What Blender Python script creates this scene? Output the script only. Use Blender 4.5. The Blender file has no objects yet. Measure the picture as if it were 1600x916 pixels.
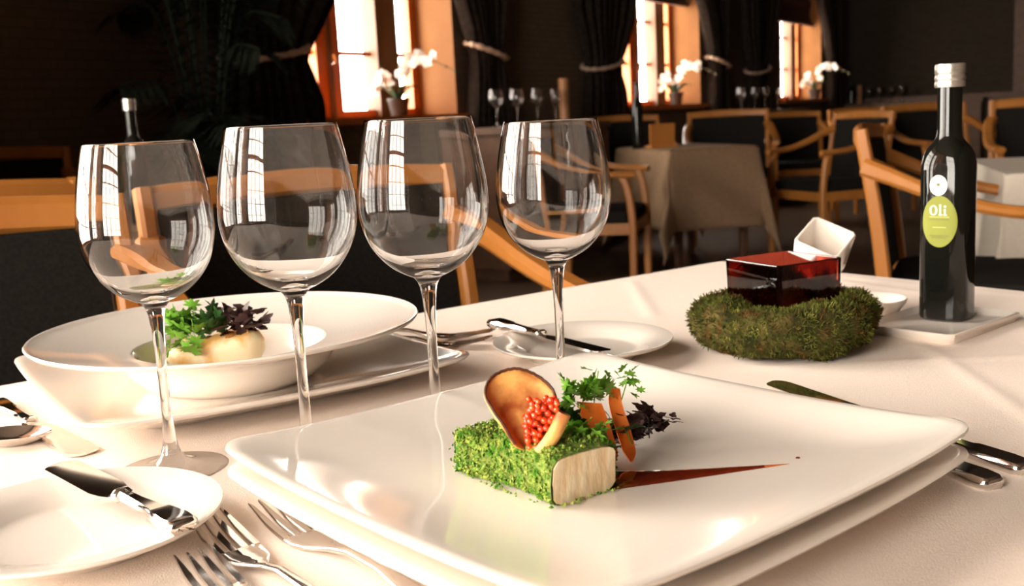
import bpy, math, random
from math import sin, cos, pi, radians, sqrt, atan2, hypot
from mathutils import Vector, Matrix

random.seed(11)
SC = bpy.context.scene
COL = SC.collection
TZ = 0.75                                   # height of the dining table top above the floor

# ------------------------------------------------------------------ camera
PITCH, ROLL, FPX = radians(9.3268), radians(2.9767), 1660.0
fw = Vector((0, cos(PITCH), -sin(PITCH)))
up0 = Vector((0, sin(PITCH), cos(PITCH)))
cx = Vector((1, 0, 0)) * cos(ROLL) - up0 * sin(ROLL)
cy = Vector((1, 0, 0)) * sin(ROLL) + up0 * cos(ROLL)
cam_d = bpy.data.cameras.new('camera')
cam = bpy.data.objects.new('camera', cam_d)
COL.objects.link(cam)
cam.matrix_world = Matrix(((cx.x, cy.x, -fw.x, 0), (cx.y, cy.y, -fw.y, 0), (cx.z, cy.z, -fw.z, TZ + .235), (0, 0, 0, 1)))
cam_d.sensor_width = 36
cam_d.lens = FPX / 1600 * 36
cam_d.clip_start = .02
cam_d.dof.use_dof = True
cam_d.dof.focus_distance = .72
cam_d.dof.aperture_fstop = 13
SC.camera = cam

# ------------------------------------------------------------------ sky and exposure
W = bpy.data.worlds.new('overcast_sky')
SC.world = W
W.use_nodes = True
nt = W.node_tree
bg = nt.nodes['Background']
bg.inputs[0].default_value = (1.0, .93, .82, 1)
bg.inputs[1].default_value = 25.5
SC.view_settings.view_transform = 'Standard'
SC.view_settings.look = 'None'
SC.view_settings.exposure = 0
SC.view_settings.gamma = 1
SC.view_settings.use_curve_mapping = False
SC.cycles.max_bounces = 14
SC.cycles.transmission_bounces = 12
SC.cycles.glossy_bounces = 6
SC.cycles.diffuse_bounces = 4
SC.cycles.sample_clamp_indirect = 6
SC.cycles.use_denoising = True

# room frame: origin at the inner right edge of the first window; local x runs along the window wall, local y points outdoors
K = 1.2
RO = Vector((-.295, 7.2, 0))
RA = radians(57.87)
OPEN_W, SILL, HEAD = 1.5 * K, 1.035, 2.75
WIN_T = [0, 4.32, 8.64]                       # right edges of the three windows in view
BIG_W = [(-7.4, -4.95), (-9.95, -7.7)]       # the tall windows beside the table, out of view on the left
JOG, JT = 1.2, -4.75                            # added unseen step in the wall, bringing window light closer to the table
BSILL, BHEAD = .40, 4.10
T0, T1, RW, RH = -10.2, 10.0, 7.6, 4.4
REAR_W = [(-4.2, -1.4)]


def room(t, y, z=0):
    return Vector((RO.x + t * cos(RA) - y * sin(RA), RO.y + t * sin(RA) + y * cos(RA), z))


def portal(name, loc, inward, w, h):
    l = bpy.data.lights.new(name, 'AREA')
    l.shape = 'RECTANGLE'; l.size = w; l.size_y = h
    l.cycles.is_portal = True
    o = bpy.data.objects.new(name, l); COL.objects.link(o)
    z = -Vector(inward).normalized(); y = Vector((0, 0, 1)); x = y.cross(z)
    o.matrix_world = Matrix(((x.x, y.x, z.x, loc[0]), (x.y, y.y, z.y, loc[1]), (x.z, y.z, z.z, loc[2]), (0, 0, 0, 1)))


zc, zh = (SILL + HEAD) / 2, HEAD - SILL
for t in WIN_T:
    portal('daylight_portal', room(t - OPEN_W / 2, .43, zc), room(0, -1) - room(0, 0), OPEN_W, zh)
zc, zh = (BSILL + BHEAD) / 2, BHEAD - BSILL
for a, b in BIG_W:
    portal('daylight_portal', room((a + b) / 2, .43 - JOG, zc), room(0, -1) - room(0, 0), b - a, zh)
for y0, y1 in REAR_W:
    portal('daylight_portal', room(T0 - .36, (y0 + y1) / 2, zc), room(1, 0) - room(0, 0), y1 - y0, zh)


# ------------------------------------------------------------------ materials
def mat(name, c1, c2=None, rough=.5, scale=40., metal=0., spec=.5, trans=0., ior=1.45, coat=0., bump=0., bscale=None, stretch=(1, 1, 1), sss=0., detail=3., lo=.35, hi=.65, sheen=0., c3=None):
    m = bpy.data.materials.new(name); m.use_nodes = True
    n = m.node_tree.nodes; L = m.node_tree.links
    b = n['Principled BSDF']
    tc = n.new('ShaderNodeTexCoord'); mp = n.new('ShaderNodeMapping'); mp.inputs['Scale'].default_value = stretch
    L.new(tc.outputs['Object'], mp.inputs[0])
    no = n.new('ShaderNodeTexNoise'); no.inputs['Scale'].default_value = scale; no.inputs['Detail'].default_value = detail
    L.new(mp.outputs[0], no.inputs[0])
    rp = n.new('ShaderNodeValToRGB')
    rp.color_ramp.elements[0].position = lo; rp.color_ramp.elements[1].position = hi
    c2 = c2 or c1
    rp.color_ramp.elements[0].color = (*c1, 1); rp.color_ramp.elements[1].color = (*c2, 1)
    if c3:
        e = rp.color_ramp.elements.new((lo + hi) / 2); e.color = (*c3, 1)
    L.new(no.outputs[0], rp.inputs[0]); L.new(rp.outputs[0], b.inputs['Base Color'])
    b.inputs['Roughness'].default_value = rough; b.inputs['Metallic'].default_value = metal
    b.inputs['Specular IOR Level'].default_value = spec
    b.inputs['Transmission Weight'].default_value = trans; b.inputs['IOR'].default_value = ior
    b.inputs['Coat Weight'].default_value = coat; b.inputs['Coat Roughness'].default_value = .05
    b.inputs['Sheen Weight'].default_value = sheen
    if sss:
        b.inputs['Subsurface Weight'].default_value = sss; b.inputs['Subsurface Scale'].default_value = .004
    if bump:
        bp = n.new('ShaderNodeBump'); bp.inputs['Strength'].default_value = bump; bp.inputs['Distance'].default_value = .002
        if bscale:
            n2 = n.new('ShaderNodeTexNoise'); n2.inputs['Scale'].default_value = bscale; n2.inputs['Detail'].default_value = 4
            L.new(mp.outputs[0], n2.inputs[0]); L.new(n2.outputs[0], bp.inputs['Height'])
        else:
            L.new(no.outputs[0], bp.inputs['Height'])
        L.new(bp.outputs[0], b.inputs['Normal'])
    return m


def brick_mat(name, c1, c2, mortar, scale):
    m = mat(name, c1, c2, rough=.85, spec=.1)
    n = m.node_tree.nodes; L = m.node_tree.links; b = n['Principled BSDF']
    tc = n.new('ShaderNodeTexCoord'); sp = n.new('ShaderNodeSeparateXYZ'); cb = n.new('ShaderNodeCombineXYZ'); ad = n.new('ShaderNodeMath')
    L.new(tc.outputs['Object'], sp.inputs[0]); L.new(sp.outputs[0], ad.inputs[0]); L.new(sp.outputs[1], ad.inputs[1])
    L.new(ad.outputs[0], cb.inputs[0]); L.new(sp.outputs[2], cb.inputs[1])
    br = n.new('ShaderNodeTexBrick'); br.inputs['Scale'].default_value = scale
    br.inputs['Color1'].default_value = (*c1, 1); br.inputs['Color2'].default_value = (*c2, 1); br.inputs['Mortar'].default_value = (*mortar, 1)
    br.inputs['Mortar Size'].default_value = .012
    L.new(cb.outputs[0], br.inputs[0]); L.new(br.outputs['Color'], b.inputs['Base Color'])
    bp = n.new('ShaderNodeBump'); bp.inputs['Strength'].default_value = .6; bp.inputs['Distance'].default_value = -.006
    L.new(br.outputs['Fac'], bp.inputs['Height']); L.new(bp.outputs[0], b.inputs['Normal'])
    return m


M = {}
M['porcelain'] = mat('glazed_porcelain', (.87, .785, .70), (.89, .805, .72), rough=.16, coat=.6, scale=8)
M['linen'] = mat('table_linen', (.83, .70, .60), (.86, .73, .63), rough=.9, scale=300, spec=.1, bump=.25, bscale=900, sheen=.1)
M['linen_dim'] = mat('dimmed_white_linen', (.23, .145, .085), (.26, .165, .10), rough=.95, scale=60, spec=.05)  # white cloth darkened: the far room's dim light is put into this colour
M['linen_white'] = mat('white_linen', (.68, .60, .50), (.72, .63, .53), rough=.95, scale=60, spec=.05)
M['glass'] = mat('clear_crystal', (1, 1, 1), rough=0., trans=1., ior=1.5, scale=1)
M['steel'] = mat('polished_cutlery', (.74, .70, .66), (.80, .76, .72), rough=.10, metal=1, scale=30)
M['beech'] = mat('oiled_beech_wood', (.37, .132, .024), (.46, .18, .038), rough=.38, scale=9, stretch=(1, 1, .15), spec=.4)
M['dark_wood'] = mat('dark_brown_wood', (.075, .036, .018), (.11, .05, .025), rough=.5, scale=12, stretch=(.2, 1, 1))
M['black_fabric'] = mat('black_upholstery', (.012, .011, .010), (.018, .016, .014), rough=.95, scale=200, spec=.05)
M['curtain'] = mat('dark_velvet_curtain', (.020, .014, .011), (.030, .022, .017), rough=1., scale=30, spec=.02, sheen=.0)
M['rope'] = mat('beige_tieback_rope', (.55, .36, .24), (.70, .50, .36), rough=.9, scale=90, bump=.6)
M['reveal'] = mat('orange_painted_reveal', (.235, .092, .020), (.26, .104, .024), rough=.75, scale=5)
M['win_wood'] = mat('orange_stained_window_wood', (.46, .115, .018), (.56, .16, .03), rough=.4, scale=10, stretch=(1, 1, .15))
M['post_wood'] = mat('brown_mullion_wood', (.10, .045, .018), (.14, .065, .026), rough=.5, scale=10, stretch=(1, 1, .15))
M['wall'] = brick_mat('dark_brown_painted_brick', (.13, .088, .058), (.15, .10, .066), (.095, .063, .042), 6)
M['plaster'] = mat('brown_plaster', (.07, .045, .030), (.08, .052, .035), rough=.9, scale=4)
M['end_wall'] = brick_mat('shade_darkened_brick', (.034, .026, .018), (.040, .030, .021), (.026, .019, .013), 6)  # the wall brick in a darker copy, so the end wall looks less lit
M['ceiling'] = mat('brown_ceiling', (.06, .04, .027), (.07, .047, .032), rough=.9, scale=4)
M['floor'] = mat('dark_floor_boards', (.045, .025, .014), (.07, .04, .022), rough=.45, scale=5, stretch=(1, 8, 1))
M['blind'] = mat('dark_red_roman_blind', (.10, .035, .018), (.13, .045, .022), rough=.9, scale=30)
M['palm'] = mat('dark_palm_leaf', (.010, .014, .008), (.016, .021, .012), rough=.7, scale=30, spec=.2)
M['pot'] = mat('dark_plant_pot', (.025, .02, .017), (.035, .028, .022), rough=.6, scale=10)
M['orchid'] = mat('white_orchid_petal', (.80, .74, .66), (.86, .80, .72), rough=.6, scale=60)
M['orchid_leaf'] = mat('orchid_leaf', (.02, .04, .015), (.035, .06, .02), rough=.4, scale=20)
M['stem'] = mat('orchid_stem', (.10, .09, .04), (.16, .12, .06), rough=.6, scale=40)
M['oil_glass'] = mat('near_black_bottle_glass', (.004, .004, .003), (.006, .006, .005), rough=.05, spec=.45, coat=0., scale=6)
M['cap'] = mat('brushed_silver_cap', (.66, .62, .55), (.76, .72, .65), rough=.28, metal=.9, scale=60, stretch=(1, 1, 12))
M['lime'] = mat('lime_green_label', (.165, .178, .013), (.185, .20, .017), rough=.6, scale=20)
M['cream'] = mat('cream_label', (.86, .80, .68), (.89, .83, .71), rough=.6, scale=20)
M['print'] = mat('dark_print', (.12, .11, .03), (.16, .14, .04), rough=.7, scale=50)
M['lime_print'] = mat('pale_print', (.34, .36, .10), (.38, .40, .12), rough=.7, scale=50)
M['moss'] = mat('moss_strands', (.16, .070, .022), (.21, .20, .040), c3=(.050, .068, .012), rough=.9, scale=70, spec=.1, lo=.3, hi=.7)
M['moss_base'] = mat('moss_mat', (.025, .026, .009), (.10, .075, .025), rough=1, scale=60, spec=.05, bump=1)
M['amber'] = mat('dark_amber_glass', (.36, .060, .036), (.40, .068, .04), rough=.02, trans=1., ior=1.45, scale=3)
M['wax'] = mat('dark_candle_wax', (.02, .012, .009), (.03, .018, .012), rough=.5, scale=10)
M['candle'] = mat('brown_candle_wax', (.30, .14, .06), (.36, .17, .07), rough=.5, scale=10)
M['fish'] = mat('white_fish_flesh', (.70, .50, .27), (.84, .70, .48), rough=.5, scale=160, bump=.4, sss=.1, stretch=(1, 1, .35))
M['fish2'] = mat('seared_fish_flesh', (.72, .40, .12), (.86, .72, .46), rough=.45, scale=45, bump=.3, sss=.1, lo=.38, hi=.55)
M['crumb_base'] = mat('green_herb_paste', (.06, .14, .012), (.20, .24, .04), rough=.9, scale=300, bump=.8)
M['crumb'] = mat('chopped_herb_crumbs', (.055, .18, .010), (.34, .40, .075), rough=.8, scale=170, spec=.2, lo=.38, hi=.66)
M['crisp'] = mat('toasted_crisp', (.36, .085, .014), (.80, .42, .12), rough=.5, scale=60, detail=5, bump=.3, sss=.1, lo=.35, hi=.6)
M['crisp_edge'] = mat('charred_crisp_edge', (.05, .012, .005), (.10, .03, .01), rough=.6, scale=200)
M['roe'] = mat('orange_roe', (.66, .030, .004), (.82, .09, .010), rough=.08, spec=.7, coat=.5, sss=.15, scale=120)
M['carrot'] = mat('carrot_flesh', (.92, .19, .018), (.96, .25, .028), rough=.35, scale=90, sss=.15)
M['herb'] = mat('fresh_green_herb', (.11, .30, .02), (.24, .48, .06), rough=.5, scale=180, spec=.4)
M['herb_dark'] = mat('dark_green_herb', (.015, .055, .010), (.04, .11, .02), rough=.5, scale=180)
M['purple'] = mat('purple_cress', (.035, .012, .012), (.075, .035, .030), rough=.55, scale=180)
M['sauce'] = mat('red_brown_sauce', (.115, .010, .003), (.16, .018, .004), rough=.08, spec=.6, coat=.4, scale=60)
M['sauce_thin'] = mat('thin_orange_sauce', (.55, .12, .02), (.62, .16, .03), rough=.1, spec=.6, scale=60)


# ------------------------------------------------------------------ mesh helpers
class MB:
    def __init__(s): s.v = []; s.f = []
    def add(s, v, f):
        k = len(s.v); s.v += [tuple(p) for p in v]; s.f += [tuple(i + k for i in q) for q in f]; return s
    def box(s, x0, x1, y0, y1, z0, z1):
        v = [(x, y, z) for z in (z0, z1) for y in (y0, y1) for x in (x0, x1)]
        return s.add(v, [(0, 2, 3, 1), (4, 5, 7, 6), (0, 1, 5, 4), (2, 6, 7, 3), (0, 4, 6, 2), (1, 3, 7, 5)])
    def loft(s, rings, cap0=True, cap1=True, closed=True):
        n = len(rings[0]); v = [p for r in rings for p in r]; f = []
        for i in range(len(rings) - 1):
            for j in range(n if closed else n - 1):
                a = i * n + j; b = i * n + (j + 1) % n
                f.append((a, b, b + n, a + n))
        if cap0: f.append(tuple(reversed(range(n))))
        if cap1: f.append(tuple(range((len(rings) - 1) * n, len(rings) * n)))
        return s.add(v, f)
    def lathe(s, prof, seg=48, c=(0, 0, 0)):
        rings = [[(c[0] + max(r, 1e-5) * cos(2 * pi * k / seg), c[1] + max(r, 1e-5) * sin(2 * pi * k / seg), c[2] + z) for k in range(seg)] for r, z in prof]
        return s.loft(rings, False, False)
    def sweep(s, path, secs, up=(0, 0, 1), cap=True):
        P = [Vector(p) for p in path]; rings = []; up = Vector(up)
        for i, p in enumerate(P):
            T = (P[min(i + 1, len(P) - 1)] - P[max(i - 1, 0)]).normalized()
            S = T.cross(up)
            S = S.normalized() if S.length > 1e-4 else Vector((1, 0, 0))
            N = S.cross(T)
            sec = secs[i] if isinstance(secs[0], list) else secs
            rings.append([tuple(p + S * a + N * b) for a, b in sec])
        return s.loft(rings, cap, cap)
    def tube(s, path, r, n=8, up=(0, 0, 1)):
        rs = r if isinstance(r, (list, tuple)) else [r] * len(path)
        return s.sweep(path, [[(q * cos(2 * pi * k / n), q * sin(2 * pi * k / n)) for k in range(n)] for q in rs], up)
    def ball(s, c, r, n=8, m=5):
        prof = [(r * sin(pi * i / m), -r * cos(pi * i / m)) for i in range(m + 1)]
        return s.lathe(prof, n, c)
    def xf(s, mtx):
        s.v = [tuple(mtx @ Vector(p)) for p in s.v]; return s
    def build(s, name, m, parent=None, loc=None, rot=None, smooth=True, angle=35):
        me = bpy.data.meshes.new(name); me.from_pydata(s.v, [], s.f); me.update()
        for mm in (m if isinstance(m, list) else [m]): me.materials.append(M[mm])
        if smooth:
            me.shade_smooth()
            if angle: me.set_sharp_from_angle(angle=radians(angle))
        o = bpy.data.objects.new(name, me); COL.objects.link(o)
        if parent: o.parent = parent
        if loc is not None: o.location = loc
        if rot is not None: o.rotation_euler = rot if isinstance(rot, (tuple, list)) else (0, 0, rot)
        return o


def rrect(w, h, b):                       # bevelled rectangle section, counter-clockwise
    w, h = w / 2, h / 2
    return [(-w + b, -h), (w - b, -h), (w, -h + b), (w, h - b), (w - b, h), (-w + b, h), (-w, h - b), (-w, -h + b)]


def spline(pts, n):                       # Catmull-Rom through points, n steps a span
    P = [Vector(p if len(p) == 3 else (*p, 0)) for p in pts]; out = []
    for i in range(len(P) - 1):
        a, b, c, d = P[max(i - 1, 0)], P[i], P[i + 1], P[min(i + 2, len(P) - 1)]
        for k in range(n):
            t = k / n
            out.append(.5 * ((2 * b) + (c - a) * t + (2 * a - 5 * b + 4 * c - d) * t * t + (3 * b - a - 3 * c + d) * t ** 3))
    out.append(P[-1])
    return out


def lerp_tab(tab, x):
    if x <= tab[0][0]: return tab[0][1]
    for (a, p), (b, q) in zip(tab, tab[1:]):
        if x <= b: return p + (q - p) * (x - a) / (b - a)
    return tab[-1][1]


def empty(name, loc, rz=0):
    o = bpy.data.objects.new(name, None); COL.objects.link(o)
    o.location = loc; o.rotation_euler = (0, 0, rz); o.empty_display_size = .05
    return o


def tag(o, label, cat, group=None, kind=None):
    o['label'] = label; o['category'] = cat
    if group: o['group'] = group
    if kind: o['kind'] = kind
    return o


def struct(o):
    o['kind'] = 'structure'; return o


def copy_tree(o, parent=None):
    c = o.copy(); COL.objects.link(c)
    if parent: c.parent = parent
    for ch in list(o.children): copy_tree(ch, c)
    return c


def T(x, y, z=0): return Vector((x, y, TZ + z))


# ------------------------------------------------------------------ the room
def in_room(mb, name, m, **k):
    return struct(mb.build(name, m, loc=RO, rot=RA, smooth=False, **k))


w = MB()
def wall_run(x0, x1, y0, holes):
    x = x0
    for a, b, z0, z1 in sorted(holes) + [(x1, None, 0, 0)]:
        w.box(x, a, y0, y0 + .41, 0, RH)
        if b is not None:
            w.box(a, b, y0, y0 + .41, 0, z0); w.box(a, b, y0, y0 + .41, z1, RH); x = b


wall_run(JT - .3, T1 + .35, 0, [(t - OPEN_W, t, SILL - .04, HEAD) for t in WIN_T])
wall_run(T0 - .35, JT - .15, -JOG, [(a, b, BSILL, BHEAD) for a, b in BIG_W])
w.box(JT - .15, JT, -JOG, 0, 0, RH)
in_room(w, 'wall_left', 'wall')
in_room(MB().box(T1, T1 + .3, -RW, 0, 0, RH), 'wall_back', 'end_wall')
in_room(MB().box(T0 - .35, T1 + .3, -RW - .3, -RW, 0, RH), 'wall_right', 'plaster')
w = MB(); y = -RW
for a, b in sorted(REAR_W) + [(0, None)]:
    w.box(T0 - .34, T0, y, a, 0, RH)
    if b is not None:
        w.box(T0 - .34, T0, a, b, 0, BSILL); w.box(T0 - .34, T0, a, b, BHEAD, RH); y = b
in_room(w, 'wall_front', 'plaster')
in_room(MB().box(T0 - .35, T1 + .3, -RW - .3, .41, -.1, 0), 'floor', 'floor')
in_room(MB().box(T0 - .35, T1 + .3, -RW - .3, .41, RH, RH + .1), 'ceiling', 'ceiling')
in_room(MB().box(T1 - .03, T1, -RW, 0, 0, .95).box(T1 - .05, T1, -RW, 0, .95, 1.0), 'trim_1', 'dark_wood')
in_room(MB().box(T1 - .09, T1 - .03, -2.35, -2.2, 1.0, RH), 'trim_2', 'dark_wood')


def window(idx, t, seen):
    """Casement window: t is the right edge of its opening; local frame of the room."""
    root = empty('window_%d' % idx, room(t, 0), RA); struct(root); root.scale = (K, K, 1)
    W_ = 1.5
    r = MB().box(-.012, 0, 0, .31, SILL, HEAD).box(-W_, -W_ + .012, 0, .31, SILL, HEAD).box(-W_, 0, 0, .31, HEAD - .012, HEAD)
    r.build('reveal', 'reveal', root, smooth=False)
    MB().box(-W_ - .03, .03, -.07, .31, SILL - .04, SILL).build('sill', 'win_wood', root, smooth=False)
    f = MB().box(-.07, -.012, .25, .31, SILL, HEAD).box(-W_ + .012, -W_ + .07, .25, .31, SILL, HEAD)
    f.box(-W_, 0, .25, .31, SILL, SILL + .05).box(-W_, 0, .25, .31, HEAD - .07, HEAD)
    f.build('frame', 'win_wood', root, smooth=False)
    MB().box(-.41, -.23, .215, .315, SILL, HEAD).build('mullion_post', 'post_wood', root, smooth=False)
    s = MB().box(-.775, -.69, .235, .30, SILL, HEAD).box(-.87, -.785, .235, .30, SILL, HEAD)
    st = s.build('meeting_stile', 'win_wood', root, smooth=False)
    MB().box(-.795, -.765, .22, .236, SILL, HEAD).build('cover_strip', 'post_wood', st, smooth=False)
    MB().tube([(-.78, .215, 1.36), (-.78, .19, 1.37), (-.80, .185, 1.42)], .008).build('handle', 'steel', st)
    z = SILL + .40
    while z < HEAD - .1:
        for a, b in ((-.23, -.07), (-.69, -.41), (-W_ + .07, -.87)):
            MB().box(a, b, .265, .29, z - .014, z + .014).build('glazing_bar', 'win_wood', root, smooth=False)
        z += .40
    if seen:
        b = MB()
        path = [(z_, .10 + .025 * abs(sin((z_ - 2.03) * 12))) for z_ in [2.03 + .02 * k for k in range(36)]]
        rings = [[(-W_ + .015, y_, z_), (-.015, y_, z_), (-.015, y_ + .008, z_), (-W_ + .015, y_ + .008, z_)] for z_, y_ in path]
        b.loft(rings).build('roman_blind', 'blind', root)
        MB().box(-W_ + .015, -.015, .085, .125, 1.99, 2.03).build('blind_rail', 'dark_wood', root, smooth=False)
    return root


for i, t in enumerate(WIN_T): window(i + 1, t, True)


def tall_window(idx, loc, rz, W_):
    root = struct(empty('window_%d' % idx, loc, rz))
    f = MB().box(-W_, 0, .25, .31, BSILL, BSILL + .07).box(-W_, 0, .25, .31, BHEAD - .08, BHEAD).box(-W_, 0, .25, .31, 2.62, 2.70)
    for k in range(5): f.box(-W_ * k / 4 - .04, -W_ * k / 4 + .04, .25, .31, BSILL, BHEAD)
    f.build('frame', 'win_wood', root, smooth=False)
    for k in (1, 2, 3, 4, 5.6, 6.6): MB().box(-W_, 0, .268, .29, BSILL + .48 * k - .013, BSILL + .48 * k + .013).build('glazing_bar', 'win_wood', root, smooth=False)


for i, (a, b) in enumerate(BIG_W): tall_window(4 + i, room(b, -JOG), RA, b - a)
for i, (a, b) in enumerate(REAR_W): tall_window(6 + i, room(T0, b), RA + pi / 2, b - a)


def curtain(name, t, left_tab, right_tab, label, tie_z):
    """Pleated curtain: tables of its left and right edge over height, in the room frame."""
    root = empty(name, room(t, 0), RA); root.scale = (K, K, 1)
    rings = []; zs = [.03 + k * (2.95 - .03) / 60 for k in range(61)]; n = 90
    for z in zs:
        l, r = lerp_tab(left_tab, z), lerp_tab(right_tab, z)
        wd = r - l; pinch = math.exp(-((z - tie_z) / .12) ** 2)
        ring = []
        for k in range(n + 1):
            u = k / n; amp = (.035 + .02 * sin(u * 7)) * (1 - .5 * pinch)
            ring.append((l + wd * u, -.085 - .03 * pinch * sin(pi * u) - amp * sin(u * 2 * pi * 8 + .5 * sin(z * 3 + u * 4)), z))
        for k in range(n, -1, -1):
            u = k / n; amp = (.035 + .02 * sin(u * 7)) * (1 - .5 * pinch)
            ring.append((l + wd * u, -.073 + .03 * pinch * sin(pi * u) - amp * sin(u * 2 * pi * 8 + .5 * sin(z * 3 + u * 4)), z))
        rings.append(ring)
    MB().loft(rings).build('drape', 'curtain', root, angle=60)
    l, r = lerp_tab(left_tab, tie_z), lerp_tab(right_tab, tie_z)
    c, h = (l + r) / 2, (r - l) / 2 + .012
    path = [(c + h * cos(a), -.08 + .085 * sin(a), tie_z + .02 - .05 * cos(a + (0.6 if right_tab[-1][1] > 0.2 else 2.6))) for a in [2 * pi * k / 40 for k in range(41)]]
    tb = MB().tube(path, [.017 + .004 * sin(k * 2.2) for k in range(41)], 8)
    tb.build('tieback_rope', 'rope', root)
    return tag(root, label, 'curtain', 'tied-back curtains')


KZ = lambda tab: [(max(0, .985 + (z_ - .985) * K), x_) for z_, x_ in tab]
LT_L = [(0, -1.88), (.9, -1.85), (1.30, -1.78), (1.63, -1.92), (2.3, -1.98), (3, -1.98)]
LT_R = [(0, -1.26), (.85, -1.27), (1.0, -1.215), (1.10, -1.215), (1.30, -1.30), (1.63, -1.02), (2.0, -.86), (2.6, -.76), (3, -.76)]
RT_L = [(0, .02), (1.0, .0), (1.33, .06), (1.63, -.06), (2.1, -.35), (2.6, -.66), (3, -.7)]
RT_R = [(0, .40), (1.0, .40), (1.33, .34), (1.63, .43), (2.1, .46), (3, .5)]
LT_L, LT_R, RT_L, RT_R = KZ(LT_L), KZ(LT_R), KZ(RT_L), KZ(RT_R)
names = ['the tall window', 'the middle window', 'the far window']
for i in range(3):
    curtain('curtain', WIN_T[i] - (0, .5, 1.0)[i], LT_L, LT_R, 'dark curtain tied back at the left side of ' + names[i], 1.363)
    curtain('curtain', WIN_T[i], RT_L, RT_R, 'dark curtain with beige rope tie on the right side of ' + names[i], 1.423)


# ------------------------------------------------------------------ tables
def drape(lx, ly, o, mtx, thick=.0016, res=.03, wav=.012, seedp=0., crease=None, flare=.10):
    """A cloth over a table lx by ly (half sizes), overhang o; returns an MB."""
    nx = int(2 * (lx + o) / res) + 1; ny = int(2 * (ly + o) / res) + 1
    v = []; f = []
    for j in range(ny + 1):
        for i in range(nx + 1):
            px = -(lx + o) + 2 * (lx + o) * i / nx; py = -(ly + o) + 2 * (ly + o) * j / ny
            qx = max(-lx, min(lx, px)); qy = max(-ly, min(ly, py)); ex, ey = px - qx, py - qy; d = hypot(ex, ey)
            if d < 1e-6:
                v.append((px, py, .002 + (crease(px, py) if crease else 0)))
            else:
                a = atan2(ey, ex); per = px * 9 + py * 11 + seedp
                out = .006 + flare * d + wav * min(1, d / .2) * sin(per * 1.3) + (.05 * d * max(0, cos(4 * (a - pi / 4))) if abs(ex) > 1e-6 and abs(ey) > 1e-6 else 0)
                drop = max(0, d - .006) * .985
                v.append((qx + cos(a) * out, qy + sin(a) * out, .002 - drop))
    for j in range(ny):
        for i in range(nx):
            a = j * (nx + 1) + i; f.append((a, a + 1, a + nx + 2, a + nx + 1))
    return MB().add(v, f)


def table(name, loc, rz, lx, ly, o, label, cloth_label, cm, leg=.06, height=.75, **k):
    root = empty(name, (loc[0], loc[1], 0), rz)
    MB().box(-lx, lx, -ly, ly, height - .035, height - .001).build('table_top', 'dark_wood', root, smooth=False)
    for sx in (-1, 1):
        for sy in (-1, 1):
            x_, y_ = sx * (lx - .07), sy * (ly - .07)
            MB().loft([[(x_ + a, y_ + b, z_) for a, b in rrect(w_, w_, .008)] for z_, w_ in ((0, leg * .7), (height - .036, leg))]).build('leg', 'dark_wood', root)
    tag(root, label, 'table')
    c = drape(lx, ly, o, None, **k).build('tablecloth', cm, loc=(loc[0], loc[1], height), rot=rz, angle=60)
    sm = c.modifiers.new('thickness', 'SOLIDIFY'); sm.thickness = .0014; sm.offset = 1
    tag(c, cloth_label, 'tablecloth')
    return root


# the dining table in front: its far corner and its two edge directions
EA = radians(35.9)
e1 = Vector((-cos(EA), -sin(EA))); e2 = Vector((sin(EA), -cos(EA)))
corner = Vector((.324, 1.604)); LX, LY = .95, .50
tc_ = corner + e1 * LX + e2 * LY


def to_world(x, y):
    return Vector((tc_.x + cos(EA) * x - sin(EA) * y, tc_.y + sin(EA) * x + cos(EA) * y))


def seg_d(p, a, b):
    ab = b - a; t = max(0, min(1, (p - a).dot(ab) / ab.length_squared)); return (p - a - ab * t).length


CR = [((.385, .985), (.36, .62), .0018), ((.10, .93), (.75, .905), .0014), ((.165, 1.45), (.16, 1.20), .0018), ((.34, 1.52), (.52, 1.20), .0016), ((.44, 1.40), (.70, 1.05), .0014)]


def crease(x, y):
    p = to_world(x, y); h = 0
    for a, b, k in CR:
        d = seg_d(p, Vector(a), Vector(b)); h += k * math.exp(-(d / .0065) ** 2)
    return h + .0005 * sin(x * 23 + 2 * sin(y * 9)) * sin(y * 17)


table('dining_table', tc_, EA, LX, LY, .15, 'dining table under the pale cloth laid with plates and glasses',
      'pale cream tablecloth with fold creases on the laid dining table', 'linen', crease=crease, res=.0075, flare=.05)
table('square_table', (1.14, 6.85), radians(12), .28, .50, .49, 'small table under a shade-darkened white cloth with hanging corners, near the windows',
      'shade-darkened white cloth with hanging corners on the small table near windows', 'linen_dim', wav=.02, seedp=1., flare=.13)
table('side_table', (2.0, 3.36), radians(-16), .45, .42, .30, 'table under a white cloth at the right edge behind the oil bottle',
      'white cloth hanging from the table behind the oil bottle', 'linen_white', wav=.006, flare=.08)
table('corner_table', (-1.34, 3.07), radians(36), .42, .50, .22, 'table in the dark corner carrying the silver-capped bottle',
      'shade-darkened white cloth on the table in the dark corner', 'linen_dim')


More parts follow.
